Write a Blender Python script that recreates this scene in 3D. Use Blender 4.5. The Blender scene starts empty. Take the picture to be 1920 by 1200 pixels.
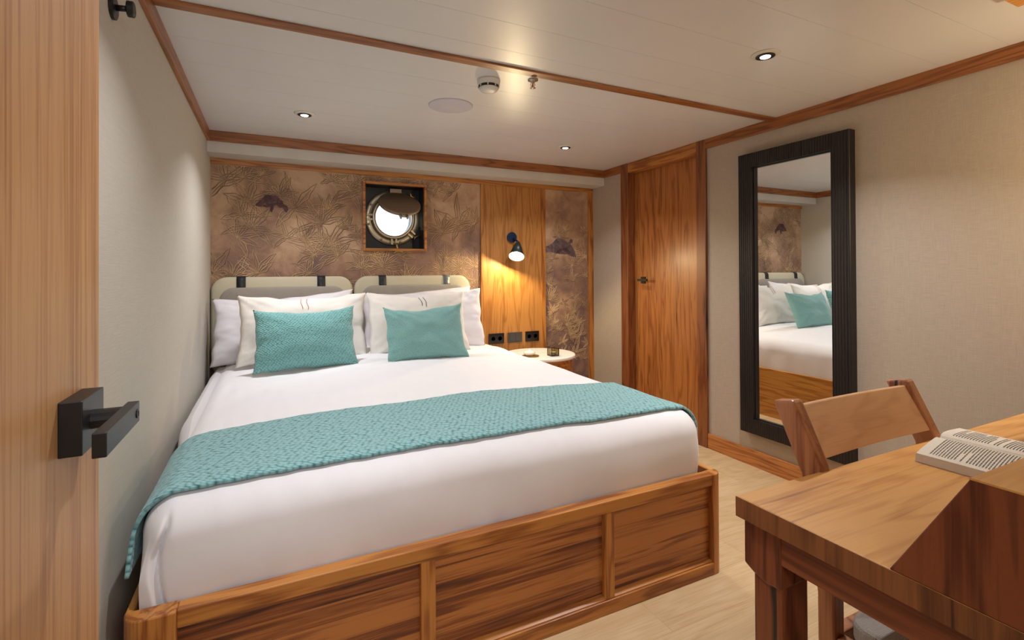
import bpy, bmesh, math, random
from mathutils import Vector, Matrix, noise as mnoise
random.seed(7)
C = bpy.context.scene.collection
PI = math.pi
R = math.radians

# ------------------------------------------------------------------ camera
def make_camera():
    yaw, pitch, roll = R(25.872), R(.394), R(-.293)
    F = Vector((math.sin(yaw)*math.cos(pitch), math.cos(yaw)*math.cos(pitch), math.sin(pitch)))
    Rt = Vector((math.cos(yaw), -math.sin(yaw), 0)); U = Rt.cross(F)
    R2 = Rt*math.cos(roll)+U*math.sin(roll); U2 = -Rt*math.sin(roll)+U*math.cos(roll)
    cd = bpy.data.cameras.new('camera'); co = bpy.data.objects.new('camera', cd); C.objects.link(co)
    m = Matrix(((R2.x, U2.x, -F.x, 0), (R2.y, U2.y, -F.y, 0), (R2.z, U2.z, -F.z, 1.202), (0, 0, 0, 1)))
    co.matrix_world = m
    cd.sensor_fit = 'HORIZONTAL'; cd.sensor_width = 36; cd.lens = 928.079/1920*36
    cd.shift_y = -(600-502.815)/1920
    cd.clip_start = .02
    bpy.context.scene.camera = co
make_camera()

# ------------------------------------------------------------------ world, exposure, room lights
sc = bpy.context.scene
sc.view_settings.view_transform = 'Standard'; sc.view_settings.look = 'None'
sc.view_settings.gamma = 1; sc.view_settings.use_curve_mapping = False
sc.view_settings.exposure = 0.0
w = bpy.data.worlds.new('world'); sc.world = w; w.use_nodes = True
w.node_tree.nodes['Background'].inputs[0].default_value = (.80, .92, 1, 1)
w.node_tree.nodes['Background'].inputs[1].default_value = 2.2

def area(name, loc, target, size, power, col, size_y=None, spread=None):
    ld = bpy.data.lights.new(name, 'AREA'); ld.energy = power; ld.color = col
    ld.shape = 'RECTANGLE' if size_y else 'DISK'; ld.size = size
    if size_y: ld.size_y = size_y
    if spread: ld.spread = spread
    o = bpy.data.objects.new(name, ld); C.objects.link(o); o.location = loc
    o.rotation_euler = (Vector(target)-Vector(loc)).to_track_quat('-Z', 'Y').to_euler()
    return o
NEUT = (.97, .97, 1)
DOWN = [(.166, 3.002), (1.893, 3.017), (1.838, 1.378), (.18, 1.36)]
POW = [7.5, 7.5, 11, 6]
for (x, y), pw in zip(DOWN, POW):
    area('downlight_lamp', (x, y, 2.0815), (x, y, 0), .042, pw, NEUT, spread=R(125))
area('hall_fill', (.35, -.75, 1.9), (.75, 1.6, .6), 1.0, 26, (.97, .97, 1))  # unseen soft fill added behind the camera to brighten the bed foot
area('wall_reading_lamp', (2.35, .12, 1.62), (2.66, .75, 1.45), .08, 9.0, (1, .80, .52))

# ------------------------------------------------------------------ room numbers
XL, XR, YS, YP, ZS, ZC = -.364, 2.666, 3.606, 3.795, 1.962, 2.095
YF = -.06

def srgb(r, g, b):
    f = lambda c: (c/12.92 if c <= .04045 else ((c+.055)/1.055)**2.4)
    return (f(r/255), f(g/255), f(b/255), 1)

# ------------------------------------------------------------------ materials
class NT:
    def __init__(s, name):
        s.m = bpy.data.materials.new(name); s.m.use_nodes = True
        s.t = s.m.node_tree; s.b = s.t.nodes['Principled BSDF']
    def n(s, kind, **kw):
        x = s.t.nodes.new(kind)
        for k, v in kw.items(): setattr(x, k, v)
        return x
    def l(s, a, b): s.t.links.new(a, b)
    def coords(s, scale=(1, 1, 1), rand=True):
        tc = s.n('ShaderNodeTexCoord'); mp = s.n('ShaderNodeMapping'); mp.inputs['Scale'].default_value = scale
        if rand:
            oi = s.n('ShaderNodeObjectInfo'); mu = s.n('ShaderNodeVectorMath', operation='SCALE')
            cb = s.n('ShaderNodeCombineXYZ')
            for i in range(3): s.l(oi.outputs['Random'], cb.inputs[i])
            s.l(cb.outputs[0], mu.inputs[0]); mu.inputs['Scale'].default_value = 13.7
            ad = s.n('ShaderNodeVectorMath', operation='ADD')
            s.l(tc.outputs['Object'], ad.inputs[0]); s.l(mu.outputs[0], ad.inputs[1]); s.l(ad.outputs[0], mp.inputs['Vector'])
        else: s.l(tc.outputs['Object'], mp.inputs['Vector'])
        return mp.outputs[0]
    def noise(s, vec, scale, detail=2, rough=.5, dist=0):
        x = s.n('ShaderNodeTexNoise'); s.l(vec, x.inputs['Vector'])
        x.inputs['Scale'].default_value = scale; x.inputs['Detail'].default_value = detail
        x.inputs['Roughness'].default_value = rough; x.inputs['Distortion'].default_value = dist
        return x.outputs['Fac']
    def math(s, op, a, b=None, clamp=False):
        x = s.n('ShaderNodeMath', operation=op); x.use_clamp = clamp
        for i, v in enumerate((a, b)):
            if v is None: continue
            if isinstance(v, (int, float)): x.inputs[i].default_value = v
            else: s.l(v, x.inputs[i])
        return x.outputs[0]
    def ramp(s, fac, stops):
        x = s.n('ShaderNodeValToRGB'); s.l(fac, x.inputs[0]); e = x.color_ramp.elements
        while len(e) < len(stops): e.new(.5)
        for el, (p, c) in zip(e, stops):
            el.position = p; el.color = c if len(c) == 4 else (*c, 1)
        return x.outputs[0]
    def mix(s, fac, a, b, mode='MIX'):
        x = s.n('ShaderNodeMix', data_type='RGBA'); x.blend_type = mode
        for sock, v in ((x.inputs[0], fac), (x.inputs[6], a), (x.inputs[7], b)):
            if isinstance(v, (int, float)): sock.default_value = v
            elif isinstance(v, tuple): sock.default_value = v
            else: s.l(v, sock)
        return x.outputs[2]
    def bump(s, h, strength, dist=.01):
        x = s.n('ShaderNodeBump'); s.l(h, x.inputs['Height'])
        x.inputs['Strength'].default_value = strength; x.inputs['Distance'].default_value = dist
        s.l(x.outputs[0], s.b.inputs['Normal'])
    def set(s, **kw):
        for k, v in kw.items(): s.b.inputs[k.replace('_', ' ')].default_value = v

def plain(name, col, rough=.5, metal=0, spec=.5, bumps=None):
    a = NT(name)
    v = a.coords(rand=False)
    c2 = tuple(x*.86 for x in col[:3])+(1,)
    a.l(a.mix(a.noise(v, 9, 3), col, c2), a.b.inputs['Base Color'])
    a.set(Roughness=rough, Metallic=metal); a.b.inputs['Specular IOR Level'].default_value = spec
    if bumps: a.bump(a.noise(v, bumps[0], 4), bumps[1], bumps[2])
    return a.m

def wood(name, light, mid, dark, axis='X', rings=7, rough=.38, streak=.5, plank=None, vary=.5, ringmix=.5, coat=.15, knots=False, figure=(.8, 10), fine=.8, plankw=.35):
    """axis: along the grain. plank=(axis index, width) gives glued boards."""
    a = NT(name)
    ax = 'XYZ'.index(axis)
    base = a.coords()
    vec = base
    pl = None
    if plank:
        sp = a.n('ShaderNodeSeparateXYZ'); a.l(base, sp.inputs[0])
        q = a.math('FLOOR', a.math('DIVIDE', sp.outputs[plank[0]], plank[1]))
        wn = a.n('ShaderNodeTexWhiteNoise', noise_dimensions='1D'); a.l(q, wn.inputs['W'])
        pl = wn.outputs['Value']
        off = a.n('ShaderNodeVectorMath', operation='MULTIPLY_ADD')
        a.l(wn.outputs['Color'], off.inputs[0]); off.inputs[1].default_value = (7, 7, 7); a.l(base, off.inputs[2])
        vec = off.outputs[0]
    def mapped(al, ac):
        mp = a.n('ShaderNodeMapping'); s_ = [ac]*3; s_[ax] = al
        mp.inputs['Scale'].default_value = s_; a.l(vec, mp.inputs['Vector']); return mp.outputs[0]
    n1 = a.noise(mapped(*figure), 1, 3, .5, .5)
    rg = a.math('SINE', a.math('MULTIPLY', n1, rings*14))
    rg = a.math('MULTIPLY_ADD', rg, .5); a.t.nodes[-1].inputs[2].default_value = .5
    rg = a.math('POWER', rg, 2.2)
    fib = a.noise(mapped(5, 190), 1, 3, .6)
    big = a.noise(mapped(.6, 16), 1.3, 4, .65)
    f = a.math('MULTIPLY', rg, ringmix)
    f = a.math('ADD', f, a.math('MULTIPLY', a.math('SUBTRACT', fib, .5), fine))
    f = a.math('ADD', f, a.math('MULTIPLY', a.math('SUBTRACT', big, .5), 1.6*vary))
    if pl is not None: f = a.math('ADD', f, a.math('MULTIPLY', a.math('SUBTRACT', pl, .5), plankw))
    if plankw > .5: f = a.math('ADD', f, .16)
    col = a.ramp(f, [(0.0, light), (.5, mid), (1.0, dark)])
    if plankw > .5:      # pale glue-line strips between the boards
        fr = a.math('FRACT', a.math('DIVIDE', sp.outputs[plank[0]], plank[1]))
        ln = a.math('MULTIPLY', a.math('GREATER_THAN', fr, .88), a.math('GREATER_THAN', pl, .35))
        col = a.mix(a.math('MULTIPLY', ln, .55), col, light)
    st = a.noise(mapped(1.4, 38), 1, 3, .6, .8)
    stf = a.math('MULTIPLY', a.math('SUBTRACT', st, .62, True), 9*streak, True)
    dk = tuple(x*.25 for x in dark[:3])+(1,)
    col = a.mix(stf, col, dk)
    if knots:
        vo = a.n('ShaderNodeTexVoronoi'); a.l(mapped(1.6, 4.5), vo.inputs['Vector']); vo.inputs['Scale'].default_value = 1.1
        k = a.math('SUBTRACT', .13, vo.outputs['Distance'], True)
        k = a.math('MULTIPLY', k, 7, True)
        col = a.mix(k, col, tuple(x*.45 for x in dark[:3])+(1,))
    a.l(col, a.b.inputs['Base Color'])
    a.set(Roughness=rough); a.b.inputs['Coat Weight'].default_value = coat; a.b.inputs['Coat Roughness'].default_value = .25
    a.bump(fib, .12, .002)
    return a.m

def fabric(name, col, col2, scale=420, strength=.25, rough=.9, sheen=.2, dist=.001, mottled=.35):
    a = NT(name); v = a.coords(rand=False)
    n = a.noise(v, 14, 4, .6)
    def wv(direction):
        x = a.n('ShaderNodeTexWave', bands_direction=direction); a.l(v, x.inputs['Vector'])
        x.inputs['Scale'].default_value = scale/6.28; x.inputs['Distortion'].default_value = 3
        x.inputs['Detail'].default_value = 2; x.inputs['Detail Scale'].default_value = 3; return x.outputs['Fac']
    h = a.math('ADD', wv('X'), wv('Z')); h = a.math('ADD', h, wv('Y'))
    a.l(a.mix(a.math('MULTIPLY', n, mottled*2, True), col, col2), a.b.inputs['Base Color'])
    a.set(Roughness=rough); a.b.inputs['Sheen Weight'].default_value = sheen
    a.bump(h, strength, dist)
    return a.m

def wallcover(name, col, col2):
    """woven grass-cloth style wall covering: fine crossing threads"""
    a = NT(name); v = a.coords(rand=False)
    def st(sc_, s):
        mp = a.n('ShaderNodeMapping'); mp.inputs['Scale'].default_value = sc_; a.l(v, mp.inputs['Vector'])
        return a.noise(mp.outputs[0], s, 3, .6)
    h = st((18, 18, 900), 1); g = st((700, 700, 14), 1)
    f = a.math('ADD', a.math('MULTIPLY', h, .6), a.math('MULTIPLY', g, .4))
    a.l(a.ramp(f, [(.3, col2), (.68, col)]), a.b.inputs['Base Color'])
    a.set(Roughness=.85); a.b.inputs['Specular IOR Level'].default_value = .25
    a.bump(f, .5, .002)
    return a.m

def knit(name, col, dark, cell=(.012, .008), strength=.9, dist=.006, ang=30, rnd=.45):
    a = NT(name); tc = a.n('ShaderNodeTexCoord'); mp = a.n('ShaderNodeMapping')
    mp.inputs['Rotation'].default_value = (0, 0, R(ang)); a.l(tc.outputs['UV'], mp.inputs['Vector'])
    m2 = a.n('ShaderNodeMapping'); m2.inputs['Scale'].default_value = (1/cell[0], 1/cell[1], 1); a.l(mp.outputs[0], m2.inputs['Vector'])
    vo = a.n('ShaderNodeTexVoronoi', voronoi_dimensions='2D'); a.l(m2.outputs[0], vo.inputs['Vector']); vo.inputs['Scale'].default_value = 1
    vo.inputs['Randomness'].default_value = rnd
    f = vo.outputs['Distance']
    c = a.mix(a.math('MULTIPLY', a.math('POWER', f, 2), 1.6, True), col, dark)
    a.l(c, a.b.inputs['Base Color']); a.set(Roughness=.95); a.b.inputs['Sheen Weight'].default_value = .25
    a.bump(a.math('SUBTRACT', 1.0, a.math('POWER', f, 2)), strength, dist)
    return a.m

M = {}
M['wall'] = wallcover('cream_wallcover', srgb(200, 193, 182), srgb(184, 176, 164))
M['wall_r'] = wallcover('linen_wallcover', srgb(192, 178, 162), srgb(166, 151, 134))
M['plaster'] = plain('cream_paint', srgb(214, 207, 196), .6)
def ceiling_mat():
    a = NT('ceiling_panels'); v = a.coords(rand=False)
    a.l(a.mix(a.noise(v, 3, 3), srgb(222, 219, 217), srgb(217, 214, 211)), a.b.inputs['Base Color'])
    mp = a.n('ShaderNodeMapping'); mp.inputs['Scale'].default_value = (8, 260, 1); a.l(v, mp.inputs['Vector'])
    a.set(Roughness=.34); a.b.inputs['Specular IOR Level'].default_value = .5
    a.bump(a.noise(mp.outputs[0], 1, 2), .10, .001)
    return a.m
M['ceiling'] = ceiling_mat()
T_L, T_M, T_D = srgb(190, 126, 58), srgb(144, 82, 32), srgb(80, 36, 12)
M['teak_x'] = wood('teak_along', T_L, T_M, T_D, 'X', 3)
M['teak_y'] = wood('teak_depth', T_L, T_M, T_D, 'Y', 3)
M['teak_z'] = wood('teak_upright', T_L, T_M, T_D, 'Z', 3)
M['trim_x'] = wood('trim_along', srgb(158, 96, 46), srgb(124, 70, 30), srgb(78, 38, 16), 'X', 3, vary=.5, streak=.3, figure=(1, 16))
M['trim_y'] = wood('trim_depth', srgb(158, 96, 46), srgb(124, 70, 30), srgb(78, 38, 16), 'Y', 3, vary=.5, streak=.3, figure=(1, 16))
M['door_teak'] = wood('door_veneer', srgb(182, 118, 60), srgb(156, 92, 42), srgb(104, 54, 22), 'Z', 3, plank=(1, .16), streak=.75, vary=.5, figure=(.9, 11))
M['jamb'] = wood('jamb_teak', srgb(140, 84, 44), srgb(112, 60, 30), srgb(62, 28, 14), 'Z', 3, streak=.8)
M['leaf_door'] = wood('straight_veneer', srgb(192, 146, 98), srgb(166, 116, 70), srgb(126, 82, 46), 'Z', 3, rough=.5, vary=.7, fine=1.3, streak=.2, ringmix=.35, coat=.05, figure=(.12, 16))
M['panel_teak'] = wood('panel_veneer', srgb(188, 130, 66), srgb(164, 106, 46), srgb(124, 74, 28), 'Z', 4, vary=.45, streak=.1, rough=.45, coat=.05, figure=(.7, 8))
M['bed_panel'] = wood('bed_boards', srgb(184, 118, 60), srgb(128, 68, 30), srgb(60, 24, 12), 'X', 1.6, plank=(2, .052), vary=.45, streak=.22, figure=(1.0, 26), fine=1.2, plankw=.8)
M['bed_side'] = wood('bed_side_boards', srgb(205, 145, 70), srgb(170, 110, 45), srgb(116, 66, 24), 'Y', 4, vary=.5, streak=.3)
M['honey_x'] = wood('desktop_slab', srgb(214, 158, 88), srgb(188, 128, 64), srgb(126, 78, 42), 'X', 3, vary=.6, streak=.5, knots=True, ringmix=.35, figure=(.9, 7))
M['red_z'] = wood('rosewood_upright', srgb(128, 68, 38), srgb(88, 40, 22), srgb(40, 15, 10), 'Z', 3, streak=1.3, vary=.8)
M['red_y'] = wood('rosewood_depth', srgb(136, 74, 40), srgb(100, 48, 26), srgb(54, 22, 12), 'Y', 3, streak=.8, vary=.8)
M['red_x'] = wood('rosewood_along', srgb(136, 74, 40), srgb(100, 48, 26), srgb(54, 22, 12), 'X', 3, streak=.8, vary=.8)
M['desk_edge'] = wood('desk_end_grain', srgb(136, 84, 46), srgb(104, 60, 32), srgb(58, 30, 16), 'Z', 2, streak=.8, vary=.8, figure=(1, 8))
M['chair_z'] = wood('chair_upright', srgb(178, 118, 74), srgb(142, 84, 50), srgb(72, 34, 20), 'Z', 3, streak=1.5, vary=.8)
M['chair_back'] = wood('chair_back_board', srgb(216, 168, 122), srgb(202, 150, 104), srgb(164, 112, 74), 'X', 3, vary=.4, streak=.08, ringmix=.35, figure=(2.2, 7), fine=.4)
def floor_mat():
    a = NT('pale_oak_floor'); v = a.coords(rand=False)
    br = a.n('ShaderNodeTexBrick'); a.l(v, br.inputs['Vector'])
    br.inputs['Scale'].default_value = 1; br.inputs['Brick Width'].default_value = 1.2; br.inputs['Row Height'].default_value = .18
    br.inputs['Mortar Size'].default_value = .0012; br.inputs['Color1'].default_value = (.2, .2, .2, 1); br.inputs['Color2'].default_value = (.8, .8, .8, 1)
    br.inputs['Mortar'].default_value = (.5, .5, .5, 1)
    off = a.n('ShaderNodeVectorMath', operation='MULTIPLY_ADD'); a.l(br.outputs['Color'], off.inputs[0]); off.inputs[1].default_value = (5, 5, 5); a.l(v, off.inputs[2])
    mp = a.n('ShaderNodeMapping'); mp.inputs['Scale'].default_value = (1.6, 6, 1); a.l(off.outputs[0], mp.inputs['Vector'])
    n1 = a.noise(mp.outputs[0], 1, 3, .5, .6)
    rg = a.math('SINE', a.math('MULTIPLY', n1, 40))
    mp2 = a.n('ShaderNodeMapping'); mp2.inputs['Scale'].default_value = (5, 150, 1); a.l(v, mp2.inputs['Vector'])
    fb = a.noise(mp2.outputs[0], 1, 3)
    f = a.math('ADD', a.math('MULTIPLY', rg, .07), a.math('MULTIPLY', fb, .55)); f = a.math('ADD', f, a.math('MULTIPLY', n1, .4))
    col = a.ramp(f, [(.15, srgb(214, 190, 152)), (.5, srgb(198, 168, 126)), (.85, srgb(172, 138, 98))])
    col = a.mix(a.math('MULTIPLY', br.outputs['Fac'], .35), col, srgb(150, 115, 80))
    a.l(col, a.b.inputs['Base Color']); a.set(Roughness=.5); a.bump(fb, .1, .002)
    return a.m
M['floor'] = floor_mat()
def mural_mat():
    a = NT('mural_paper'); v = a.coords(rand=False)
    n1 = a.noise(v, 2.4, 3, .5, .4); n2 = a.noise(v, 8, 4, .6, 1.2); n3 = a.noise(v, 40, 4, .7, 2.0)
    f = a.math('ADD', a.math('MULTIPLY', n1, .75), a.math('ADD', a.math('MULTIPLY', n2, .30), a.math('MULTIPLY', n3, .10)))
    sp = a.n('ShaderNodeSeparateXYZ'); a.l(v, sp.inputs[0])
    f = a.math('SUBTRACT', f, a.math('MULTIPLY', a.math('SUBTRACT', sp.outputs[2], 1.15), .16))
    col = a.ramp(f, [(.44, srgb(204, 170, 138)), (.55, srgb(176, 140, 110)), (.64, srgb(148, 114, 94)), (.76, srgb(112, 86, 82))])
    a.l(col, a.b.inputs['Base Color']); a.set(Roughness=.75); a.bump(a.math('ADD', n2, n3), .45, .008)
    return a.m
M['mural'] = mural_mat()
def mottle(name, c1, c2, sc_=6, rough=.75):
    a = NT(name); v = a.coords(rand=False)
    a.l(a.ramp(a.noise(v, sc_, 4, .6, .8), [(.38, c1), (.62, c2)]), a.b.inputs['Base Color']); a.set(Roughness=rough); return a.m
M['leaf_line'] = mottle('embossed_leaf', srgb(214, 182, 138), srgb(158, 128, 98), 5)
M['leaf_dark'] = mottle('painted_leaf_shadow', srgb(116, 88, 72), srgb(92, 70, 64), 5)  # shade beside the embossed outlines, painted as offset dark copies
M['turtle'] = mottle('mural_turtle', srgb(72, 46, 50), srgb(104, 72, 70), 30)
M['turtle2'] = mottle('mural_turtle_grey', srgb(118, 98, 98), srgb(84, 66, 72), 24)
M['sheet'] = fabric('white_sheet', srgb(234, 232, 234), srgb(226, 224, 227), 900, .05, .7, .15, .0006)
M['sheet2'] = fabric('white_pillowcase', srgb(232, 228, 232), srgb(222, 218, 224), 900, .08, .85, .1, .0008)
M['cream'] = fabric('cream_linen', srgb(236, 230, 222), srgb(226, 218, 208), 600, .35, .9, .1, .0012)
M['teal'] = knit('teal_weave', srgb(128, 182, 180), srgb(72, 132, 134), (.0135, .0095), 1.0, .006, 38, .35)
M['teal_velvet'] = knit('teal_fine_weave', srgb(128, 174, 170), srgb(98, 148, 146), (.0075, .0065), .8, .0025, 45, .45)
M['teal_knit'] = knit('teal_knit', srgb(138, 186, 188), srgb(60, 114, 120), (.0165, .0095), 1.0, .006, 28, .55)
M['pad'] = fabric('oatmeal_pad', srgb(206, 198, 172), srgb(192, 184, 158), 500, .2)
M['grey_linen'] = fabric('grey_linen', srgb(172, 164, 152), srgb(146, 138, 128), 700, .5, dist=.0015)
M['strap'] = plain('black_strap', srgb(28, 30, 36), .6, bumps=(300, .3, .001))
M['strap_lit'] = plain('black_strap_lit', srgb(120, 122, 126), .35, bumps=(300, .3, .001))  # black strap with its lamp reflection put into the base colour
M['black'] = plain('black_metal', srgb(22, 20, 20), .42, 0, .5)
M['black_frame'] = plain('black_stained_wood', srgb(34, 29, 29), .42, 0, .4)
M['niche'] = plain('black_niche', srgb(14, 13, 14), .35)
M['steel'] = plain('brushed_steel', srgb(196, 184, 160), .32, .85)
M['cover'] = plain('bronze_cover', srgb(158, 142, 122), .42, .7)
M['brass'] = plain('brass', srgb(200, 168, 110), .3, .9)
M['blue_metal'] = plain('blue_black_metal', srgb(22, 50, 86), .3, .3)
M['shade'] = plain('dark_green_metal', srgb(44, 56, 52), .35, .3)
M['white_in'] = plain('white_enamel', srgb(240, 238, 232), .4)
M['plastic'] = plain('white_plastic', srgb(226, 218, 206), .4)
M['marble'] = mottle('white_stone', srgb(238, 232, 222), srgb(226, 220, 210), 7, .3)
M['socket_a'] = plain('black_socket', srgb(26, 24, 26), .25)
M['socket_b'] = plain('grey_socket', srgb(70, 68, 66), .3)
M['paper'] = plain('book_paper', srgb(226, 216, 198), .8)
M['ink'] = plain('grey_print', srgb(96, 90, 82), .8)
M['red_glass'] = plain('red_bulb', srgb(190, 40, 30), .15)
M['disc'] = plain('speaker_cloth', srgb(206, 198, 204), .8)
def glass(name, col, rough=0, alpha=.25):
    a = NT(name); v = a.coords(rand=False); a.l(a.mix(a.noise(v, 5), col, col), a.b.inputs['Base Color'])
    a.set(Roughness=rough); a.b.inputs['Transmission Weight'].default_value = 1; a.b.inputs['IOR'].default_value = 1.45; return a.m
M['glass'] = glass('clear_glass', (1, 1, 1, 1))
M['smoke_glass'] = glass('smoky_glass', srgb(190, 176, 140), .05)
def mirror_mat():
    a = NT('mirror_silver'); v = a.coords(rand=False)
    a.l(a.mix(a.noise(v, 2), (.86, .87, .85, 1), (.84, .85, .83, 1)), a.b.inputs['Base Color']); a.set(Metallic=1, Roughness=.0); return a.m
M['mirror'] = mirror_mat()
def emit(name, col, st):
    a = NT(name); a.set(Roughness=.5); a.b.inputs['Base Color'].default_value = col
    a.b.inputs['Emission Color'].default_value = col; a.b.inputs['Emission Strength'].default_value = st; return a.m
M['bulb'] = emit('lamp_diffuser', (1, .97, .93, 1), 9)
M['sconce_bulb'] = emit('sconce_diffuser', (1, .93, .80, 1), 14)

# ------------------------------------------------------------------ mesh helpers
def box(bm, x0, x1, y0, y1, z0, z1):
    r = bmesh.ops.create_cube(bm, size=1)
    for v in r['verts']:
        v.co = Vector(((x0+x1)/2+v.co.x*(x1-x0), (y0+y1)/2+v.co.y*(y1-y0), (z0+z1)/2+v.co.z*(z1-z0)))
    return r['verts']
def bxm(*a, bev=0, seg=2):
    bm = bmesh.new(); box(bm, *a)
    if bev: bmesh.ops.bevel(bm, geom=bm.edges[:], offset=bev, segments=seg, affect='EDGES', profile=.6)
    return bm
def prism(bm, pts, axis, a, b):
    """pts in the plane perpendicular to axis, extruded from a to b"""
    def P(p, t):
        return {'X': (t, p[0], p[1]), 'Y': (p[0], t, p[1]), 'Z': (p[0], p[1], t)}[axis]
    A = [bm.verts.new(P(p, a)) for p in pts]; B = [bm.verts.new(P(p, b)) for p in pts]
    n = len(pts)
    bm.faces.new(A); bm.faces.new(B[::-1])
    for i in range(n): bm.faces.new((A[i], B[i], B[(i+1) % n], A[(i+1) % n]))
    bmesh.ops.recalc_face_normals(bm, faces=bm.faces[:])
def lathe(bm, prof, c=(0, 0, 0), axis='Z', seg=40, mat=None):
    """prof: list of (radius, height along axis)"""
    rings = []
    for r, h in prof:
        ring = []
        for i in range(seg):
            a = 2*PI*i/seg; p = Vector((r*math.cos(a), r*math.sin(a), h))
            if mat is not None: p = mat @ p
            elif axis == 'X': p = Vector((p.z, p.x, p.y))
            elif axis == 'Y': p = Vector((p.x, p.z, p.y))
            ring.append(bm.verts.new(p+Vector(c)))
        rings.append(ring)
    for a, b in zip(rings, rings[1:]):
        for i in range(seg): bm.faces.new((a[i], a[(i+1) % seg], b[(i+1) % seg], b[i]))
    if prof[0][0] > 1e-5: bm.faces.new(rings[0][::-1])
    if prof[-1][0] > 1e-5: bm.faces.new(rings[-1])
    bmesh.ops.remove_doubles(bm, verts=[v for r in rings for v in r], dist=1e-6)
    bmesh.ops.recalc_face_normals(bm, faces=bm.faces[:])
def tube(bm, pts, r, seg=10):
    pts = [Vector(p) for p in pts]; rings = []
    for i, p in enumerate(pts):
        d = (pts[min(i+1, len(pts)-1)]-pts[max(i-1, 0)]).normalized()
        up = Vector((0, 0, 1)) if abs(d.z) < .9 else Vector((1, 0, 0))
        a = d.cross(up).normalized(); b = d.cross(a)
        rr = r[i] if isinstance(r, (list, tuple)) else r
        rings.append([bm.verts.new(p+a*rr*math.cos(2*PI*k/seg)+b*rr*math.sin(2*PI*k/seg)) for k in range(seg)])
    for a, b in zip(rings, rings[1:]):
        for k in range(seg): bm.faces.new((a[k], a[(k+1) % seg], b[(k+1) % seg], b[k]))
    bm.faces.new(rings[0]); bm.faces.new(rings[-1][::-1])
    bmesh.ops.recalc_face_normals(bm, faces=bm.faces[:])
def obj(name, bm, mat, parent=None, smooth=False, origin=None, bev=0):
    me = bpy.data.meshes.new(name)
    if parent: org = Vector(parent.location) if parent.parent is None else Vector(parent.location)+Vector(parent.parent.location)
    elif origin is not None: org = Vector(origin)
    else:
        xs = [v.co for v in bm.verts]
        lo = Vector([min(c[i] for c in xs) for i in range(3)]); hi = Vector([max(c[i] for c in xs) for i in range(3)])
        org = Vector(((lo.x+hi.x)/2, (lo.y+hi.y)/2, lo.z))
    for v in bm.verts: v.co -= org
    bm.to_mesh(me); bm.free()
    for p in me.polygons: p.use_smooth = smooth
    o = bpy.data.objects.new(name, me); C.objects.link(o)
    me.materials.append(M[mat] if isinstance(mat, str) else mat)
    if parent: o.parent = parent
    else: o.location = org
    if bev:
        b = o.modifiers.new('bevel', 'BEVEL'); b.width = bev; b.segments = 2; b.limit_method = 'ANGLE'; b.angle_limit = R(40)
    return o
def thing(name, loc, label, cat, group=None):
    o = bpy.data.objects.new(name, None); o.empty_display_size = .05; C.objects.link(o); o.location = loc
    o['label'] = label; o['category'] = cat
    if group: o['group'] = group
    return o
def tag(o, label, cat, group=None):
    o['label'] = label; o['category'] = cat
    if group: o['group'] = group
    return o
def struct(name, bm, mat, **kw):
    parent = kw.get('parent'); o = obj(name, bm, mat, **kw)
    if not parent: o['kind'] = 'structure'
    return o
def smoothstep(a, b, x):
    t = max(0, min(1, (x-a)/(b-a))); return t*t*(3-2*t)

# ------------------------------------------------------------------ setting
struct('floor', bxm(-.6, 2.9, -2.2, 4.1, -.06, 0), 'floor', origin=(0, 0, 0))
# ceiling: planks along X with fine seams
bm = bmesh.new()
seams = [YF, .20, .435, .665, .90, 1.125, 1.36, 1.595, 1.80, 1.985, 2.22, 2.46, 2.70, 2.94, 3.18, 3.42, 3.80]
for a, b in zip(seams, seams[1:]):
    vs = box(bm, XL-.03, XR+.03, a+.0006, b-.0006, ZC, ZC+.03)
box(bm, -.6, 2.9, YF, 4.0, ZC+.0015, ZC+.07)
o = struct('ceiling', bm, 'ceiling', origin=(0, 0, ZC))
struct('wall_left', bxm(XL-.08, XL, YF-.1, YP+.1, 0, ZC+.03), 'wall', origin=(0, 0, 0))
# right wall with the door recess
DY0, DY1, DZ = 2.527, 3.262, 2.012
bm = bmesh.new()
box(bm, XR, XR+.12, YF-.1, DY0-.04, 0, ZC+.03); box(bm, XR, XR+.12, DY1+.05, YP+.1, 0, ZC+.03); box(bm, XR, XR+.12, DY0-.04, DY1+.05, DZ+.04, ZC+.03)
struct('wall_right', bm, 'wall_r', origin=(0, 0, 0))
# front wall (behind the camera) with the open entrance
bm = bmesh.new()
EX0, EX1 = -.25, .60
box(bm, XL-.08, EX0, YF-.1, YF, 0, ZC+.03); box(bm, EX1, XR+.1, YF-.1, YF, 0, ZC+.03); box(bm, EX0, EX1, YF-.1, YF, 2.02, ZC+.03)
struct('wall_front', bm, 'wall', origin=(0, 0, 0))
# passage outside
bm = bmesh.new()
box(bm, -.6, -.5, -1.6, YF-.1, 0, 2.1); box(bm, 1.5, 1.6, -1.6, YF-.1, 0, 2.1); box(bm, -.6, 1.6, -1.6, YF-.1, 2.1, 2.15); box(bm, -.6, 1.6, -1.7, -1.6, 0, 2.15)
struct('wall_passage', bm, 'plaster', origin=(0, 0, 0))

# back wall: hull wall with a square niche hole and round port
NX0, NX1, NZ0, NZ1 = .625, 1.070, 1.382, 1.862     # niche opening
def wall_with_rect_hole(bm, x0, x1, z0, z1, y0, y1, hx0, hx1, hz0, hz1):
    for a in ((x0, hx0, z0, z1), (hx1, x1, z0, z1), (hx0, hx1, z0, hz0), (hx0, hx1, hz1, z1)):
        box(bm, a[0], a[1], y0, y1, a[2], a[3])
bm = bmesh.new()
wall_with_rect_hole(bm, XL-.08, XR+.1, 0, ZC+.03, YP, YP+.06, NX0-.01, NX1+.01, NZ0-.01, NZ1+.01)
struct('wall_back', bm, 'plaster', origin=(0, 0, 0))
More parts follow.
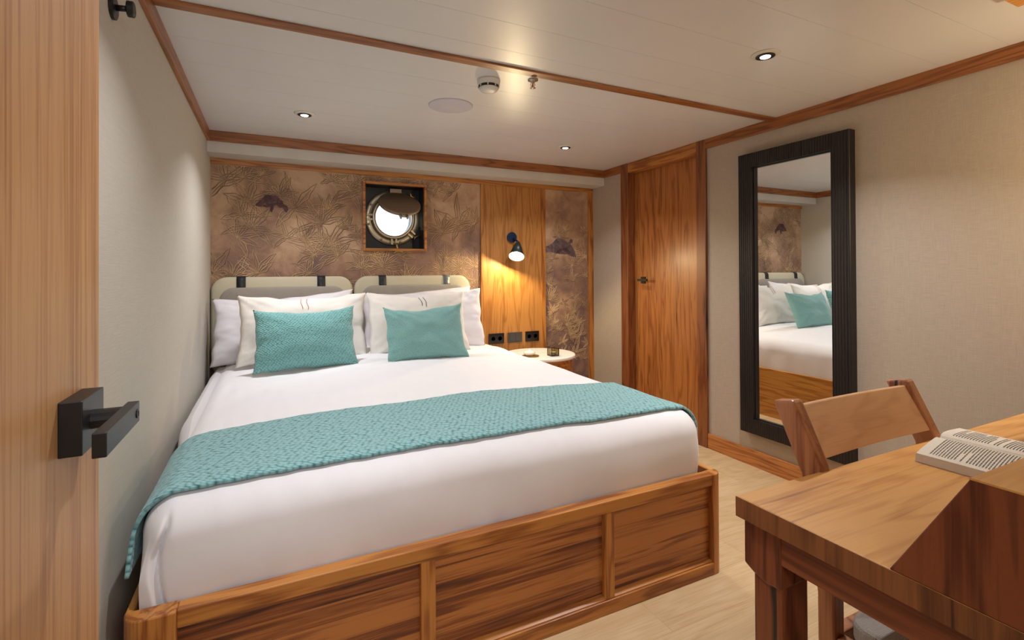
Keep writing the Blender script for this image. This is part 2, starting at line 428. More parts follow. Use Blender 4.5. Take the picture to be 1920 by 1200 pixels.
# soffit along the back wall
struct('wall_soffit', bxm(XL, XR, YS, YP, ZS, ZC), 'plaster', origin=(0, 0, 0))

# cornices and trims
TB = ZC-.062
n_trim = [0]
def trim(bm, mat, **kw):
    n_trim[0] += 1
    return struct('trim_%d' % n_trim[0], bm, mat, bev=.002, **kw)
trim(bxm(XL, XR, YS-.016, YS, 2.030, ZC), 'trim_x')                      # back cornice
trim(bxm(XL, XL+.016, YF, YS-.016, 2.030, ZC), 'trim_y')                 # left cornice
bm = bmesh.new(); box(bm, XR-.016, XR, YF, 2.447, 2.030, ZC); trim(bm, 'trim_y')
bm = bmesh.new(); box(bm, XR-.016, XR, 3.352, YS-.016, 2.030, ZC); trim(bm, 'trim_y')
trim(bxm(XL+.016, XR-.016, 1.925, 1.975, ZC-.010, ZC), 'trim_x')         # ceiling batten
bb = wood('baseboard_teak', srgb(190, 124, 64), srgb(156, 92, 42), srgb(96, 48, 20), 'Y', 6, vary=.5, streak=.6, knots=True)
struct('baseboard_right', bxm(XR-.014, XR, YF, 2.447, 0, .1), bb, bev=.002)
struct('baseboard_left', bxm(XL, XL+.014, YF, YP, 0, .1), bb, bev=.002)
# wooden frame round a ceiling hatch, its corner just in view
HX, HY = 2.203, .730
bm = bmesh.new()
box(bm, 1.1, HX, HY-.07, HY, ZC-.035, ZC); box(bm, HX-.07, HX, -.02, HY-.07, ZC-.035, ZC); box(bm, 1.1, 1.17, -.02, HY-.07, ZC-.035, ZC); box(bm, 1.17, HX-.07, -.02, .05, ZC-.035, ZC)
trim(bm, wood('hatch_oak', srgb(226, 160, 70), srgb(206, 134, 50), srgb(170, 100, 36), 'Y', 5, streak=.1))

# ------------------------------------------------------------------ back wall dressing
PY = YP-.006
bm = bmesh.new()
wall_with_rect_hole(bm, XL, 1.548, .3, 1.925, PY, YP, NX0-.006, NX1+.006, NZ0-.006, NZ1+.006)
mural = thing('mural_paper', (.6, YP, .3), 'wide brown mural wallpaper with embossed leaves and a dark turtle, behind the headboard', 'wallpaper')
obj('backing', bm, 'mural', mural)
mural2 = thing('mural_paper', (2.38, YP, .3), 'narrow brown leafy mural wallpaper strip with a grey turtle, right of the lamp panel', 'wallpaper')
obj('backing', bxm(2.160, 2.614, PY, YP, 0, 1.925), 'mural', mural2)

def leaf_relief(x0, x1, z0, z1, holes, n, seed, smin=.10, smax=.25, W=.0022, dx_=0, dz_=0, h=.0018):
    """raised leaf outlines: sprigs of long lobed leaves with midribs"""
    rnd = random.Random(seed); bm = bmesh.new(); y0 = PY
    def ok(x, z):
        if not (x0+.004 < x < x1-.004 and z0 < z < z1-.004): return False
        return not any(q[0]-.006 < x < q[1]+.006 and q[2]-.006 < z < q[3]+.006 for q in holes)
    def ribbon(pts, w):
        last = None
        for i, p in enumerate(pts):
            a = pts[max(0, i-1)]; b = pts[min(len(pts)-1, i+1)]
            dx, dz = b[0]-a[0], b[1]-a[1]; L = math.hypot(dx, dz) or 1; nx, nz = -dz/L, dx/L
            p = (p[0]+dx_, p[1]+dz_)
            if not ok(*p): last = None; continue
            ww = w*(.45+.55*math.sin(PI*min(1, max(.1, i/(len(pts)-1)))))
            cur = [bm.verts.new((p[0]+nx*ww, y0-.0001, p[1]+nz*ww)), bm.verts.new((p[0], y0-h, p[1])), bm.verts.new((p[0]-nx*ww, y0-.0001, p[1]-nz*ww))]
            if last:
                bm.faces.new((last[0], last[1], cur[1], cur[0])); bm.faces.new((last[1], last[2], cur[2], cur[1]))
            last = cur
    def leaf(cx, cz, ang, L, wd, bend):
        mid = []; lo = []; hi = []; K = 16; x, z = cx, cz
        for k in range(K+1):
            t = k/K; a = ang+bend*t
            if k: x += math.cos(a)*L/K; z += math.sin(a)*L/K
            wv = wd*math.sin(PI*min(1, t**.8))*(1+.16*math.sin(t*15+cx*50))
            nx, nz = -math.sin(a), math.cos(a)
            mid.append((x, z)); lo.append((x+nx*wv, z+nz*wv)); hi.append((x-nx*wv, z-nz*wv))
        ribbon(mid[:13], W*.8); ribbon(lo, W); ribbon(hi, W)
    placed = []
    for i in range(n):
        for tr in range(12):
            cx, cz = rnd.uniform(x0, x1), z0+(z1-z0)*rnd.random()**1.2
            if all((cx-a)**2+(cz-b)**2 > .0085 for a, b in placed): break
        placed.append((cx, cz))
        S = rnd.uniform(smin, smax); a0 = rnd.uniform(.6, 2.5); k = rnd.choice((5, 6, 7, 8)); sp = rnd.uniform(2.2, 4.4)
        for j in range(k):
            t = j/(k-1)-.5
            leaf(cx, cz, a0+sp*t, S*(1-.45*abs(t))*rnd.uniform(.8, 1.15), S*rnd.uniform(.07, .11), rnd.uniform(-.4, .4)+t*.9)
    return bm
hole = [(.605, 1.086, 1.365, 1.88)]
obj('leaf_pattern', leaf_relief(XL, 1.548, 1.0, 1.925, hole, 58, 3), 'leaf_line', mural)
obj('painted_leaf_shadow', leaf_relief(XL, 1.548, 1.0, 1.925, hole, 58, 3, W=.0024, dx_=.0034, dz_=-.0034, h=.0006), 'leaf_dark', mural)
obj('leaf_pattern', leaf_relief(2.160, 2.614, .4, 1.62, [], 34, 5, .07, .15), 'leaf_line', mural2)
obj('painted_leaf_shadow', leaf_relief(2.160, 2.614, .4, 1.62, [], 34, 5, .07, .15, W=.0024, dx_=.0034, dz_=-.0034, h=.0006), 'leaf_dark', mural2)
def turtle(pts, c, w, sx, sz):
    """flat printed animal, outline given in its own small units"""
    bm = bmesh.new()
    P = [(w[0]+(a-c[0])*sx, w[1]-(b-c[1])*sz) for a, b in pts]
    f = [bm.verts.new((x, PY-.0024, z)) for x, z in P]; g = [bm.verts.new((x, PY, z)) for x, z in P]
    bm.faces.new(f)
    for i in range(len(f)): bm.faces.new((f[i], f[(i+1) % len(f)], g[(i+1) % len(f)], g[i]))
    bmesh.ops.recalc_face_normals(bm, faces=bm.faces[:]); bmesh.ops.triangulate(bm, faces=bm.faces[:])
    return bm
c1, w1 = (465, 495), (.0, 1.680)
obj('turtle_figure', turtle([(368, 512), (385, 492), (408, 470), (425, 445), (445, 438), (462, 444), (486, 440), (502, 452), (512, 468), (528, 476), (534, 496), (556, 508), (562, 530), (552, 552), (538, 540), (530, 522), (508, 520), (492, 502), (480, 508), (474, 530), (464, 552), (452, 540), (456, 520), (436, 524), (412, 514), (392, 520)], c1, w1, .00107, .00107), 'turtle', mural)
obj('shell_line', turtle([(400, 505), (430, 492), (470, 486), (496, 478), (486, 490), (455, 498), (425, 508)], c1, (w1[0], w1[1]+.0), .00107, .00107), 'turtle2', mural).location = (0, -.0006, 0)
c2, w2 = (565, 430), (2.317, 1.418)
obj('turtle_figure', turtle([(482, 430), (505, 420), (522, 408), (540, 386), (562, 380), (588, 386), (606, 402), (616, 396), (624, 380), (636, 388), (634, 402), (620, 410), (632, 424), (642, 446), (656, 486), (628, 482), (606, 470), (566, 470), (540, 466), (512, 458), (482, 462)], c2, w2, .00188, .00156), 'turtle2', mural2)
obj('shell_line', turtle([(538, 462), (552, 440), (580, 430), (606, 438), (626, 462), (606, 466), (596, 452), (576, 448), (560, 466)], c2, w2, .00188, .00156), 'turtle', mural2).location = (0, -.0006, 0)

panel = thing('lamp_panel', (1.85, YP, 0), 'tall straight-grained teak wall panel between the two mural papers', 'wall panel')
obj('board', bxm(1.574, 2.122, PY-.004, YP, 0, 1.925), 'panel_teak', panel)
# thin battens framing the papers
def batten(x0, x1, z0, z1, mat): return trim(bxm(x0, x1, YP-.020, YP, z0, z1), mat)
batten(XL, XR, 1.925, ZS, 'teak_x'); batten(1.548, 1.574, 0, 1.925, 'teak_z'); batten(2.122, 2.160, 0, 1.925, 'teak_z'); batten(2.614, XR, 0, 1.925, 'teak_z')

# ------------------------------------------------------------------ porthole
YB = 3.93
bm = bmesh.new()      # box frame proud of the paper
t = .020
ox0, ox1, oz0, oz1 = NX0-t, NX1+t, NZ0-t, NZ1+t
for a in ((ox0, NX0, oz0, oz1), (NX1, ox1, oz0, oz1), (NX0, NX1, oz0, NZ0), (NX0, NX1, NZ1, oz1)):
    box(bm, a[0], a[1], PY-.022, YP+.012, a[2], a[3])
win = struct('window_1', bm, 'teak_x', origin=((NX0+NX1)/2, YP, NZ0), bev=.0025)
PCX, PCZ = .862, 1.628
bm = bmesh.new()      # dark niche lining with a round hole through the hull
L = .012
box(bm, NX0-L, NX0, YP+.0, YB, NZ0-L, NZ1+L); box(bm, NX1, NX1+L, YP, YB, NZ0-L, NZ1+L); box(bm, NX0, NX1, YP, YB, NZ0-L, NZ0); box(bm, NX0, NX1, YP, YB, NZ1, NZ1+L)
seg = 48
def ringpt(r, a, y): return (PCX+r*math.cos(a), y, PCZ+r*math.sin(a))
inn = [bm.verts.new(ringpt(.150, 2*PI*i/seg, YB)) for i in range(seg)]
inn2 = [bm.verts.new(ringpt(.150, 2*PI*i/seg, YB+.10)) for i in range(seg)]
def sq(a):
    c, s = math.cos(a), math.sin(a); k = .262/max(abs(c), abs(s)); return (PCX+c*k, YB, PCZ+s*k)
out = [bm.verts.new(sq(2*PI*i/seg)) for i in range(seg)]
for i in range(seg):
    j = (i+1) % seg
    bm.faces.new((inn[i], inn[j], out[j], out[i])); bm.faces.new((inn[i], inn2[i], inn2[j], inn[j]))
obj('niche_lining', bm, 'niche', win)
def ring(r0, r1, y0, y1, bev=.004):
    bm = bmesh.new()
    lathe(bm, [(r0, 0), (r1-bev, 0), (r1, bev), (r1, y1-y0), (r0, y1-y0)], (PCX, 0, PCZ), 'Y', 56)
    # open the centre
    bm.free(); bm = bmesh.new(); rings = []
    prof = [(r0, y1), (r0, y0+bev), (r0+bev, y0), (r1-bev, y0), (r1, y0+bev), (r1, y1)]
    for r_, y in prof: rings.append([bm.verts.new(ringpt(r_, 2*PI*i/56, y)) for i in range(56)])
    rings.append(rings[0])
    for a, b in zip(rings, rings[1:]):
        for i in range(56): bm.faces.new((a[i], a[(i+1) % 56], b[(i+1) % 56], b[i]))
    bmesh.ops.recalc_face_normals(bm, faces=bm.faces[:]); return bm
fl = obj('steel_flange', ring(.165, .218, YB-.016, YB), 'steel', win, smooth=True, bev=.0)
for k in range(8):
    a = 2*PI*(k+.35)/8; bm = bmesh.new(); p = ringpt(.196, a, YB-.016)
    lathe(bm, [(.009, 0), (.008, -.006), (.004, -.009), (0, -.009)], p, 'Y', 12); obj('bolt', bm, 'steel', fl, smooth=True)
gf = obj('glass_rim', ring(.142, .168, YB-.042, YB-.010), 'steel', win, smooth=True)
bm = bmesh.new(); lathe(bm, [(.146, 0), (.146, .008)], (PCX, YB-.026, PCZ), 'Y', 48); obj('pane', bm, 'glass', win)
# lugs of the rim with slots
bm = bmesh.new()
for a in (PI, -PI/2, -.72):
    c, s = math.cos(a), math.sin(a)
    for dd in (-.017, .017):
        b2 = box(bm, -.030, .030, YB-.040, YB-.020, -.008, .008)
        for v in b2:
            x, z = v.co.x+.182, v.co.z+dd
            v.co.x = PCX+x*c-z*s; v.co.z = PCZ+x*s+z*c
obj('lug', bm, 'steel', win, bev=.002)
# hinged deadlight cover swung up and inward
cov = bmesh.new()
tilt = R(52)
hinge = Vector((PCX+.01, YB-.045, PCZ+.190))
prof = [(0, -.010), (.120, -.010), (.135, -.004), (.150, -.004), (.158, .004), (.158, .016), (.148, .020), (0, .020)]
mt = Matrix.Translation(hinge) @ Matrix.Rotation(-tilt, 4, 'X') @ Matrix.Translation((0, 0, -.172)) @ Matrix.Rotation(R(90), 4, 'X')
lathe(cov, prof, (0, 0, 0), 'Z', 48, mat=mt)
cv = obj('deadlight_cover', cov, 'cover', win, smooth=False, bev=.002)
bm = bmesh.new()
for dx in (-.022, .022):
    for v in box(bm, dx-.006, dx+.006, -.004, .012, -.235, -.315+.10-.0):
        pass
m2 = Matrix.Translation(hinge) @ Matrix.Rotation(-tilt, 4, 'X')
for dx in (-.024, .024):
    pass
bm.free(); bm = bmesh.new()
vs = box(bm, -.030, .030, -.014, .010, -.335, -.300)
for dx in (-.024, .024): vs += box(bm, dx-.006, dx+.006, -.020, .006, -.365, -.325)
for v in vs: v.co = m2 @ v.co
obj('latch_fork', bm, 'cover', win, bev=.002)
bm = bmesh.new(); vs = box(bm, -.045, .045, -.016, .016, -.02, .035)
for v in vs: v.co += hinge
tube(bm, [hinge+Vector((-.055, 0, 0)), hinge+Vector((.055, 0, 0))], .012); obj('hinge', bm, 'cover', win, bev=.002)
# wing nuts (dogs)
def dog(x, z, ang, y=YB-.03, s=1.0, mat='brass'):
    bm = bmesh.new()
    d = Vector((math.cos(ang), 0, math.sin(ang)))
    p = Vector((x, y, z)); tube(bm, [p-d*.03*s, p+d*.035*s], .007*s, 8)
    q = Vector((-d.z, 0, d.x)); e = p+d*.02*s
    tube(bm, [e-q*.032*s+Vector((0, -.014, 0))+d*.016*s, e, e+q*.032*s+Vector((0, -.014, 0))+d*.016*s], [.004*s, .009*s, .004*s], 8)
    return obj('wing_nut', bm, mat, win, smooth=True)
dog(PCX+.150, PCZ-.135, -.72, s=1.1); dog(PCX+.125, PCZ+.165, .8, s=.9)
dog(PCX+.000, 1.392, -1.45, 3.790, 1.15)

# ------------------------------------------------------------------ ceiling fittings
for i, ((x, y), lab) in enumerate(zip(DOWN[:3], ('small recessed ceiling downlight above the head of the bed on the left',
        'small recessed ceiling downlight between the bedside table and the teak door', 'largest-looking recessed ceiling downlight, nearer the camera above the mirror side'))):
    t_ = thing('downlight', (x, y, ZC), lab, 'ceiling light', 'recessed downlights in the white ceiling')
    bm = bmesh.new(); lathe(bm, [(.030, -.0095), (.043, -.006), (.050, -.004), (.055, 0)], (x, y, ZC), 'Z', 36)
    obj('trim_ring', bm, 'plastic', t_, smooth=True)
    bm = bmesh.new(); lathe(bm, [(.018, -.0105), (.037, -.0100), (.037, -.006)], (x, y, ZC), 'Z', 36); obj('baffle', bm, 'black', t_, smooth=True)
    bm = bmesh.new(); lathe(bm, [(0, -.0125), (.019, -.0125), (.021, -.009)], (x, y, ZC), 'Z', 32); obj('lens', bm, 'bulb', t_, smooth=True)
x, y = .912, 2.120
t_ = thing('smoke_detector', (x, y, ZC), 'round white smoke detector on the ceiling near the wooden batten', 'smoke detector')
bm = bmesh.new(); lathe(bm, [(.054, 0), (.054, -.006), (.051, -.026), (.047, -.026)], (x, y, ZC), 'Z', 40); obj('base', bm, 'plastic', t_, smooth=True, bev=.0)
bm = bmesh.new(); lathe(bm, [(.0475, -.024), (.0475, -.037)], (x, y, ZC), 'Z', 40); obj('vent_slot', bm, 'black', t_)
bm = bmesh.new()
for k in range(8):
    bm = bmesh.new(); a = 2*PI*k/8+.3; cxx, cyy = x+.0475*math.cos(a), y+.0475*math.sin(a); box(bm, cxx-.0025, cxx+.0025, cyy-.0025, cyy+.0025, ZC-.036, ZC-.026); obj('rib', bm, 'plastic', t_)
bm = bmesh.new(); lathe(bm, [(.046, -.036), (.046, -.040), (.038, -.050), (.020, -.053), (0, -.053)], (x, y, ZC), 'Z', 40); obj('cap', bm, 'plastic', t_, smooth=True)
x, y = 1.095, 2.025
t_ = thing('sprinkler', (x, y, ZC), 'small fire sprinkler head with red bulb beside the ceiling batten', 'sprinkler')
bm = bmesh.new(); lathe(bm, [(.024, 0), (.024, -.004), (.012, -.006), (.009, -.012), (0, -.012)], (x, y, ZC), 'Z', 24); obj('escutcheon', bm, 'steel', t_, smooth=True)
bm = bmesh.new(); lathe(bm, [(.0022, -.012), (.0035, -.018), (.0035, -.030), (.0022, -.036)], (x, y, ZC), 'Z', 12); obj('bulb', bm, 'red_glass', t_, smooth=True)
bm = bmesh.new()
for s in (-1, 1): tube(bm, [(x+s*.006, y, ZC-.010), (x+s*.011, y, ZC-.022), (x+s*.005, y, ZC-.038)], .0018, 8)
lathe(bm, [(.013, -.038), (.013, -.0395)], (x, y, ZC), 'Z', 20); obj('deflector', bm, 'steel', t_, smooth=True)
bm = bmesh.new(); lathe(bm, [(.118, 0), (.118, -.003), (.112, -.006), (0, -.0065)], (.865, 2.528, ZC), 'Z', 56)
tag(obj('ceiling_speaker', bm, 'disc', smooth=True, origin=(.865, 2.528, ZC-.0065)), 'flat round pale grille flush in the ceiling above the bed', 'speaker')

# ------------------------------------------------------------------ right door
XD = XR+.056
d2 = struct('door_2', bxm(XD, XD+.04, DY0+.001, DY1-.001, .005, DZ-.001), 'door_teak', origin=(XD, (DY0+DY1)/2, 0), bev=.002)
bm = bmesh.new()
box(bm, XR-.020, XD+.05, DY1, 3.352, 0, ZC-.001); jl = obj('door_jamb', bm, 'jamb', d2, bev=.003)
bm = bmesh.new(); box(bm, XR-.020, XD+.05, 2.447, DY0, 0, ZC-.001); obj('door_jamb', bm, 'jamb', d2, bev=.003)
bm = bmesh.new(); box(bm, XR-.016, XD+.05, DY0, DY1, DZ, ZC-.001); obj('door_lintel', bm, 'teak_y', d2, bev=.003)
bm = bmesh.new()
box(bm, XD-.008, XD, 3.130, 3.185, 1.10, 1.155); tube(bm, [(XD-.005, 3.157, 1.128), (XD-.050, 3.157, 1.128)], .010)
box(bm, XD-.058, XD-.044, 3.06, 3.168, 1.119, 1.138)
obj('lever_handle', bm, 'black', d2, bev=.002)

# ------------------------------------------------------------------ entrance door leaf (open, at the left)
XF = -.245
d1 = struct('door_1', bxm(XF-.040, XF, .155, .985, .008, 2.02), 'leaf_door', origin=(XF, .155, 0), bev=.0015)
hz0, hz1 = .967, 1.038
h = obj('handle_plate', bxm(XF, XF+.025, .817, .907, hz0, hz1, bev=.0015), 'black', d1)
bm = bmesh.new(); tube(bm, [(XF+.02, .858, 1.004), (XF+.062, .858, 1.004)], .013, 16)
box(bm, XF+.060, XF+.074, .716, .873, .991, 1.020)
lv = obj('lever', bm, 'black', d1, bev=.0012)
bm = bmesh.new(); lathe(bm, [(.0062, 0), (.0062, .0012), (.0045, .0016), (.0030, .0008), (0, .0006)], (XF+.074, .858, 1.005), 'X', 20); obj('lock_button', bm, 'niche', d1)

# ------------------------------------------------------------------ robe hook on the left wall
hk = thing('robe_hook', (XL, 1.56, 1.875), 'black round-plate wall peg at the top of the cream left wall', 'hook')
bm = bmesh.new(); lathe(bm, [(.030, 0), (.030, .008), (.026, .010), (0, .010)], (XL, 1.56, 1.875), 'X', 32); obj('rose', bm, 'black', hk, smooth=False)
bm = bmesh.new(); tube(bm, [(XL+.008, 1.56, 1.875), (XL+.038, 1.56, 1.878)], .0075, 12); obj('stem', bm, 'black', hk, smooth=True)
bm = bmesh.new(); lathe(bm, [(0, .033), (.019, .033), (.020, .035), (.020, .046), (.017, .048), (0, .048)], (XL, 1.56, 1.878), 'X', 28); obj('end_cap', bm, 'black', hk)

# ------------------------------------------------------------------ mirror
MY0, MY1, MZ0, MZ1 = 1.497, 2.155, .212, 1.914
IY0, IY1, IZ0, IZ1 = 1.590, 2.066, .300, 1.828
mr = thing('wall_mirror', (XR, (MY0+MY1)/2, MZ0), 'tall rectangular mirror in a black fluted frame hung on the right wall', 'mirror')
bm = bmesh.new()
pitch_ = .0148
def rib(y): return .0042*abs(math.sin(PI*(y-MY0)/pitch_))**.6
def fluted(y0, y1, z0, z1):
    n = max(4, int((y1-y0)/.0018)); cols = []
    for i in range(n+1):
        y = y0+(y1-y0)*i/n; x = XR-.046-rib(y)
        cols.append([bm.verts.new((x, y, z0)), bm.verts.new((x, y, z1)), bm.verts.new((XR, y, z1)), bm.verts.new((XR, y, z0))])
    for a, b in zip(cols, cols[1:]):
        for k in range(4): bm.faces.new((a[k], a[(k+1) % 4], b[(k+1) % 4], b[k]))
    bm.faces.new(cols[0]); bm.faces.new(cols[-1][::-1])
fluted(MY0, IY0, MZ0, MZ1); fluted(IY1, MY1, MZ0, MZ1); fluted(IY0, IY1, MZ0, IZ0); fluted(IY0, IY1, IZ1, MZ1)
bmesh.ops.recalc_face_normals(bm, faces=bm.faces[:])
obj('frame', bm, 'black_frame', mr)
bm = bmesh.new(); s_ = .006
for a in ((IY0, IY0+s_, IZ0, IZ1), (IY1-s_, IY1, IZ0, IZ1), (IY0+s_, IY1-s_, IZ0, IZ0+s_), (IY0+s_, IY1-s_, IZ1-s_, IZ1)): box(bm, XR-.030, XR-.004, a[0], a[1], a[2], a[3])
obj('inner_bead', bm, 'black_frame', mr)
obj('mirror_glass', bxm(XR-.020, XR-.008, IY0+s_, IY1-s_, IZ0+s_, IZ1-s_), 'mirror', mr)

# ------------------------------------------------------------------ bed frame
BX0, BX1, BYF, BYH, BZ = -.316, 1.622, 1.424, 3.70, .393
bed = thing('bed', ((BX0+BX1)/2, (BYF+BYH)/2, 0), 'teak platform bed frame with panelled footboard under the white mattress', 'bed')
obj('top_rail', bxm(-.207, 1.570, BYF, BYF+.044, .350, BZ), 'teak_x', bed, bev=.003)
obj('bottom_rail', bxm(-.207, 1.570, BYF-.004, BYF+.05, 0, .048), 'teak_x', bed, bev=.003)
bounds = [(-.207, .391), (.436, 1.048), (1.090, 1.566)]
for a, b in bounds:
    bm = bmesh.new(); box(bm, a, b, BYF+.020, BYF+.040, .045, .352)
    pn = obj('foot_panel', bm, 'bed_panel', bed)
    bm = bmesh.new()
    prism(bm, [(BYF+.020, .048), (BYF+.002, .048), (BYF+.002, .052), (BYF+.020, .062)], 'X', a, b)
    obj('panel_bead', bm, 'teak_x', bed)
for a, b in ((.391, .436), (1.048, 1.090)): obj('stile', bxm(a, b, BYF+.002, BYF+.045, .048, .350), 'teak_z', bed, bev=.003)
def rounded_post(x0, x1, y0, y1, z1, r, corner):
    bm = bmesh.new(); pts = []
    def arc(cx, cy, a0, a1): return [(cx+r*math.cos(a0+(a1-a0)*k/8), cy+r*math.sin(a0+(a1-a0)*k/8)) for k in range(9)]
    if corner == 'L': pts = arc(x0+r, y0+r, PI, 1.5*PI)+[(x1, y0), (x1, y1), (x0, y1)]
    else: pts = [(x0, y0)]+arc(x1-r, y0+r, 1.5*PI, 2*PI)+[(x1, y1), (x0, y1)]
    prism(bm, pts, 'Z', 0, z1); return bm
obj('corner_post', rounded_post(BX0, -.207, BYF-.008, BYF+.044, BZ+.003, .045, 'L'), 'teak_z', bed, bev=.004)
obj('corner_post', rounded_post(1.566, BX1, BYF-.004, BYF+.044, BZ+.001, .040, 'R'), 'teak_z', bed, bev=.003)
for x0, x1 in ((BX0, BX0+.016), (BX1-.026, BX1)):
    obj('side_rail', bxm(x0, x1, BYF+.044, BYH, 0, BZ), 'bed_side', bed, bev=.003)
obj('slat_base', bxm(BX0+.024, BX1-.026, BYF+.05, BYH, .28, .33), 'teak_x', bed)

# ------------------------------------------------------------------ mattress with white bedding
MX0, MX1, MYF, MYH, MZb, MZt = -.298, 1.590, 1.480, 3.66, .335, .625
MR = .085
def crown(x, y):
    u = (x-(MX0+MX1)/2)/((MX1-MX0)/2); v = (y-MYF)/(MYH-MYF)
    cu = max(0, 1-u*u)**.8; cv = min(1, max(0, v)/.22); cv = cv*(2-cv)
    return cu*(.014+.026*cv+.028*smoothstep(2.1, 2.8, y))
def soft(p, amp=.004, s=5):
    return amp*mnoise.noise(Vector(p)*s)
def rounded_solid(x0, x1, y0, y1, z0, z1, r, n=(96, 110, 18), bot=.02, cluster=False):
    bm = bmesh.new()
    # build six grid faces of a box, then round
    def grid(fn, nu, nv):
        g = [[bm.verts.new(fn(i/nu, j/nv)) for j in range(nv+1)] for i in range(nu+1)]
        for i in range(nu):
            for j in range(nv): bm.faces.new((g[i][j], g[i+1][j], g[i+1][j+1], g[i][j+1]))
    X = (lambda t: x0+(x1-x0)*(t**1.9 if cluster else t))
    Y = lambda t: y0+(y1-y0)*t
    Z = lambda t: z0+(z1-z0)*t
    grid(lambda a, b: (X(a), Y(b), z1), n[0], n[1]); grid(lambda a, b: (X(a), Y(b), z0), n[0], n[1])
    grid(lambda a, b: (X(a), y0, Z(b)), n[0], n[2]); grid(lambda a, b: (X(a), y1, Z(b)), n[0], n[2])
    grid(lambda a, b: (x0, Y(a), Z(b)), n[1], n[2]); grid(lambda a, b: (x1, Y(a), Z(b)), n[1], n[2])
    bmesh.ops.remove_doubles(bm, verts=bm.verts[:], dist=1e-5)
    for v in bm.verts:
        p = v.co; rz = r if p.z > (z0+z1)/2 else bot
        q = Vector((min(max(p.x, x0+r), x1-r), min(max(p.y, y0+r), y1-r), min(max(p.z, z0+bot), z1-r)))
        d = p-q; 
        if d.length > 1e-6:
            m = max(abs(d.x)/r if d.x else 0, abs(d.y)/r if d.y else 0, (abs(d.z)/rz) if d.z else 0)
            dn = Vector((d.x, d.y, d.z*(r/rz)))
            if dn.length > 1e-9:
                dn = dn.normalized()*m
                p = q+Vector((dn.x*r, dn.y*r, dn.z*rz))
        v.co = p
    bmesh.ops.recalc_face_normals(bm, faces=bm.faces[:])
    return bm
bm = rounded_solid(MX0, MX1, MYF, MYH, MZb, MZt, MR, (170, 130, 34), .02, True)
for v in bm.verts:
    p = v.co.copy()
    tz = smoothstep(.42, .60, p.z)
    v.co.z += crown(p.x, p.y)*tz+soft(p, .006, 3.2)*tz+soft((p.x*4, p.y, p.z), .0025, 6)*tz
    lowf = .7*smoothstep(.56, .44, p.z)
    if p.y < MYF+MR and lowf > 0:
        for e, sg in ((MX0, 1), (MX1, -1)):
            if (p.x-e)*sg < MR:
                qx, qy = e+sg*MR, MYF+MR; dx, dy = p.x-qx, p.y-qy; mx = max(abs(dx), abs(dy))
                if mx > 1e-5:
                    k = 1+(MR/mx-1)*lowf*(1 if sg > 0 else .25)*min(1, math.hypot(dx, dy)/MR) if math.hypot(dx, dy) > MR*.9 else 1
                    v.co.x = qx+dx*k; v.co.y = qy+dy*k
    if p.y < MYF+.05: v.co.y += soft(p, .008, 4)-.010*math.sin(PI*min(1, max(0, (p.z-.36)/.26)))
    if p.x < MX0+.03 and p.y > 2.0: v.co.x -= .05*smoothstep(2.0, 2.5, p.y)*math.sin(PI*min(1, max(0, (p.z-.33)/.34)))
    # tucked hospital-corner crease near the front left corner
    if p.y < MYF+.10:
        cxr = MX0+.058-.016*math.sin((p.z-.36)*9)+.02*smoothstep(.50, .58, p.z)
        d = p.x-cxr; fade = smoothstep(.605, .55, p.z)
        v.co.y += fade*(.022*math.exp(-(d/.007)**2)-(.010*smoothstep(-.045, -.008, d) if d < 0 else .004*math.exp(-d/.02)))
        v.co.y -= .006*abs(mnoise.noise(Vector((p.x*9, 0, p.z*2.5))))*smoothstep(.46, .36, p.z)
    # soft wrinkles in the duvet near the pillows and down the far side
    v.co.z += tz*.005*smoothstep(2.3, 2.9, p.y)*mnoise.noise(Vector((p.x*3, p.y*11+p.x*4, 1)))
    v.co.z += tz*.0030*mnoise.noise(Vector((p.x*2+p.y*5, p.y*2-p.x*1.5, 4)))
    if p.x > MX1-.05: v.co.x += .010*mnoise.noise(Vector((1, p.y*11, p.z*3)))*smoothstep(.60, .50, p.z)-.003
mat_o = obj('mattress', bm, 'sheet', smooth=True)
tag(mat_o, 'thick mattress made up with smooth tucked white bedding on the teak bed frame', 'mattress')

# ------------------------------------------------------------------ teal runner draped across the foot
def top_z(x, y):
    """height of the bedding surface incl. rounded side edges"""
    base = MZt
    for e, s in ((MX0, 1), (MX1, -1)):
        d = (x-e)*s
        if d < MR: base = min(base, MZt-MR+math.sqrt(max(0, MR*MR-(MR-d)**2)))
    d = y-MYF
    if d < MR: base -= MR-math.sqrt(max(0, MR*MR-(MR-d)**2))
    return base+crown(x, y)*smoothstep(.42, .60, base)
RY0, RY1 = 1.535, 1.995
bm = bmesh.new()
NS, NY = 260, 60
path = []
zl, zr = .455, .50          # hang heights
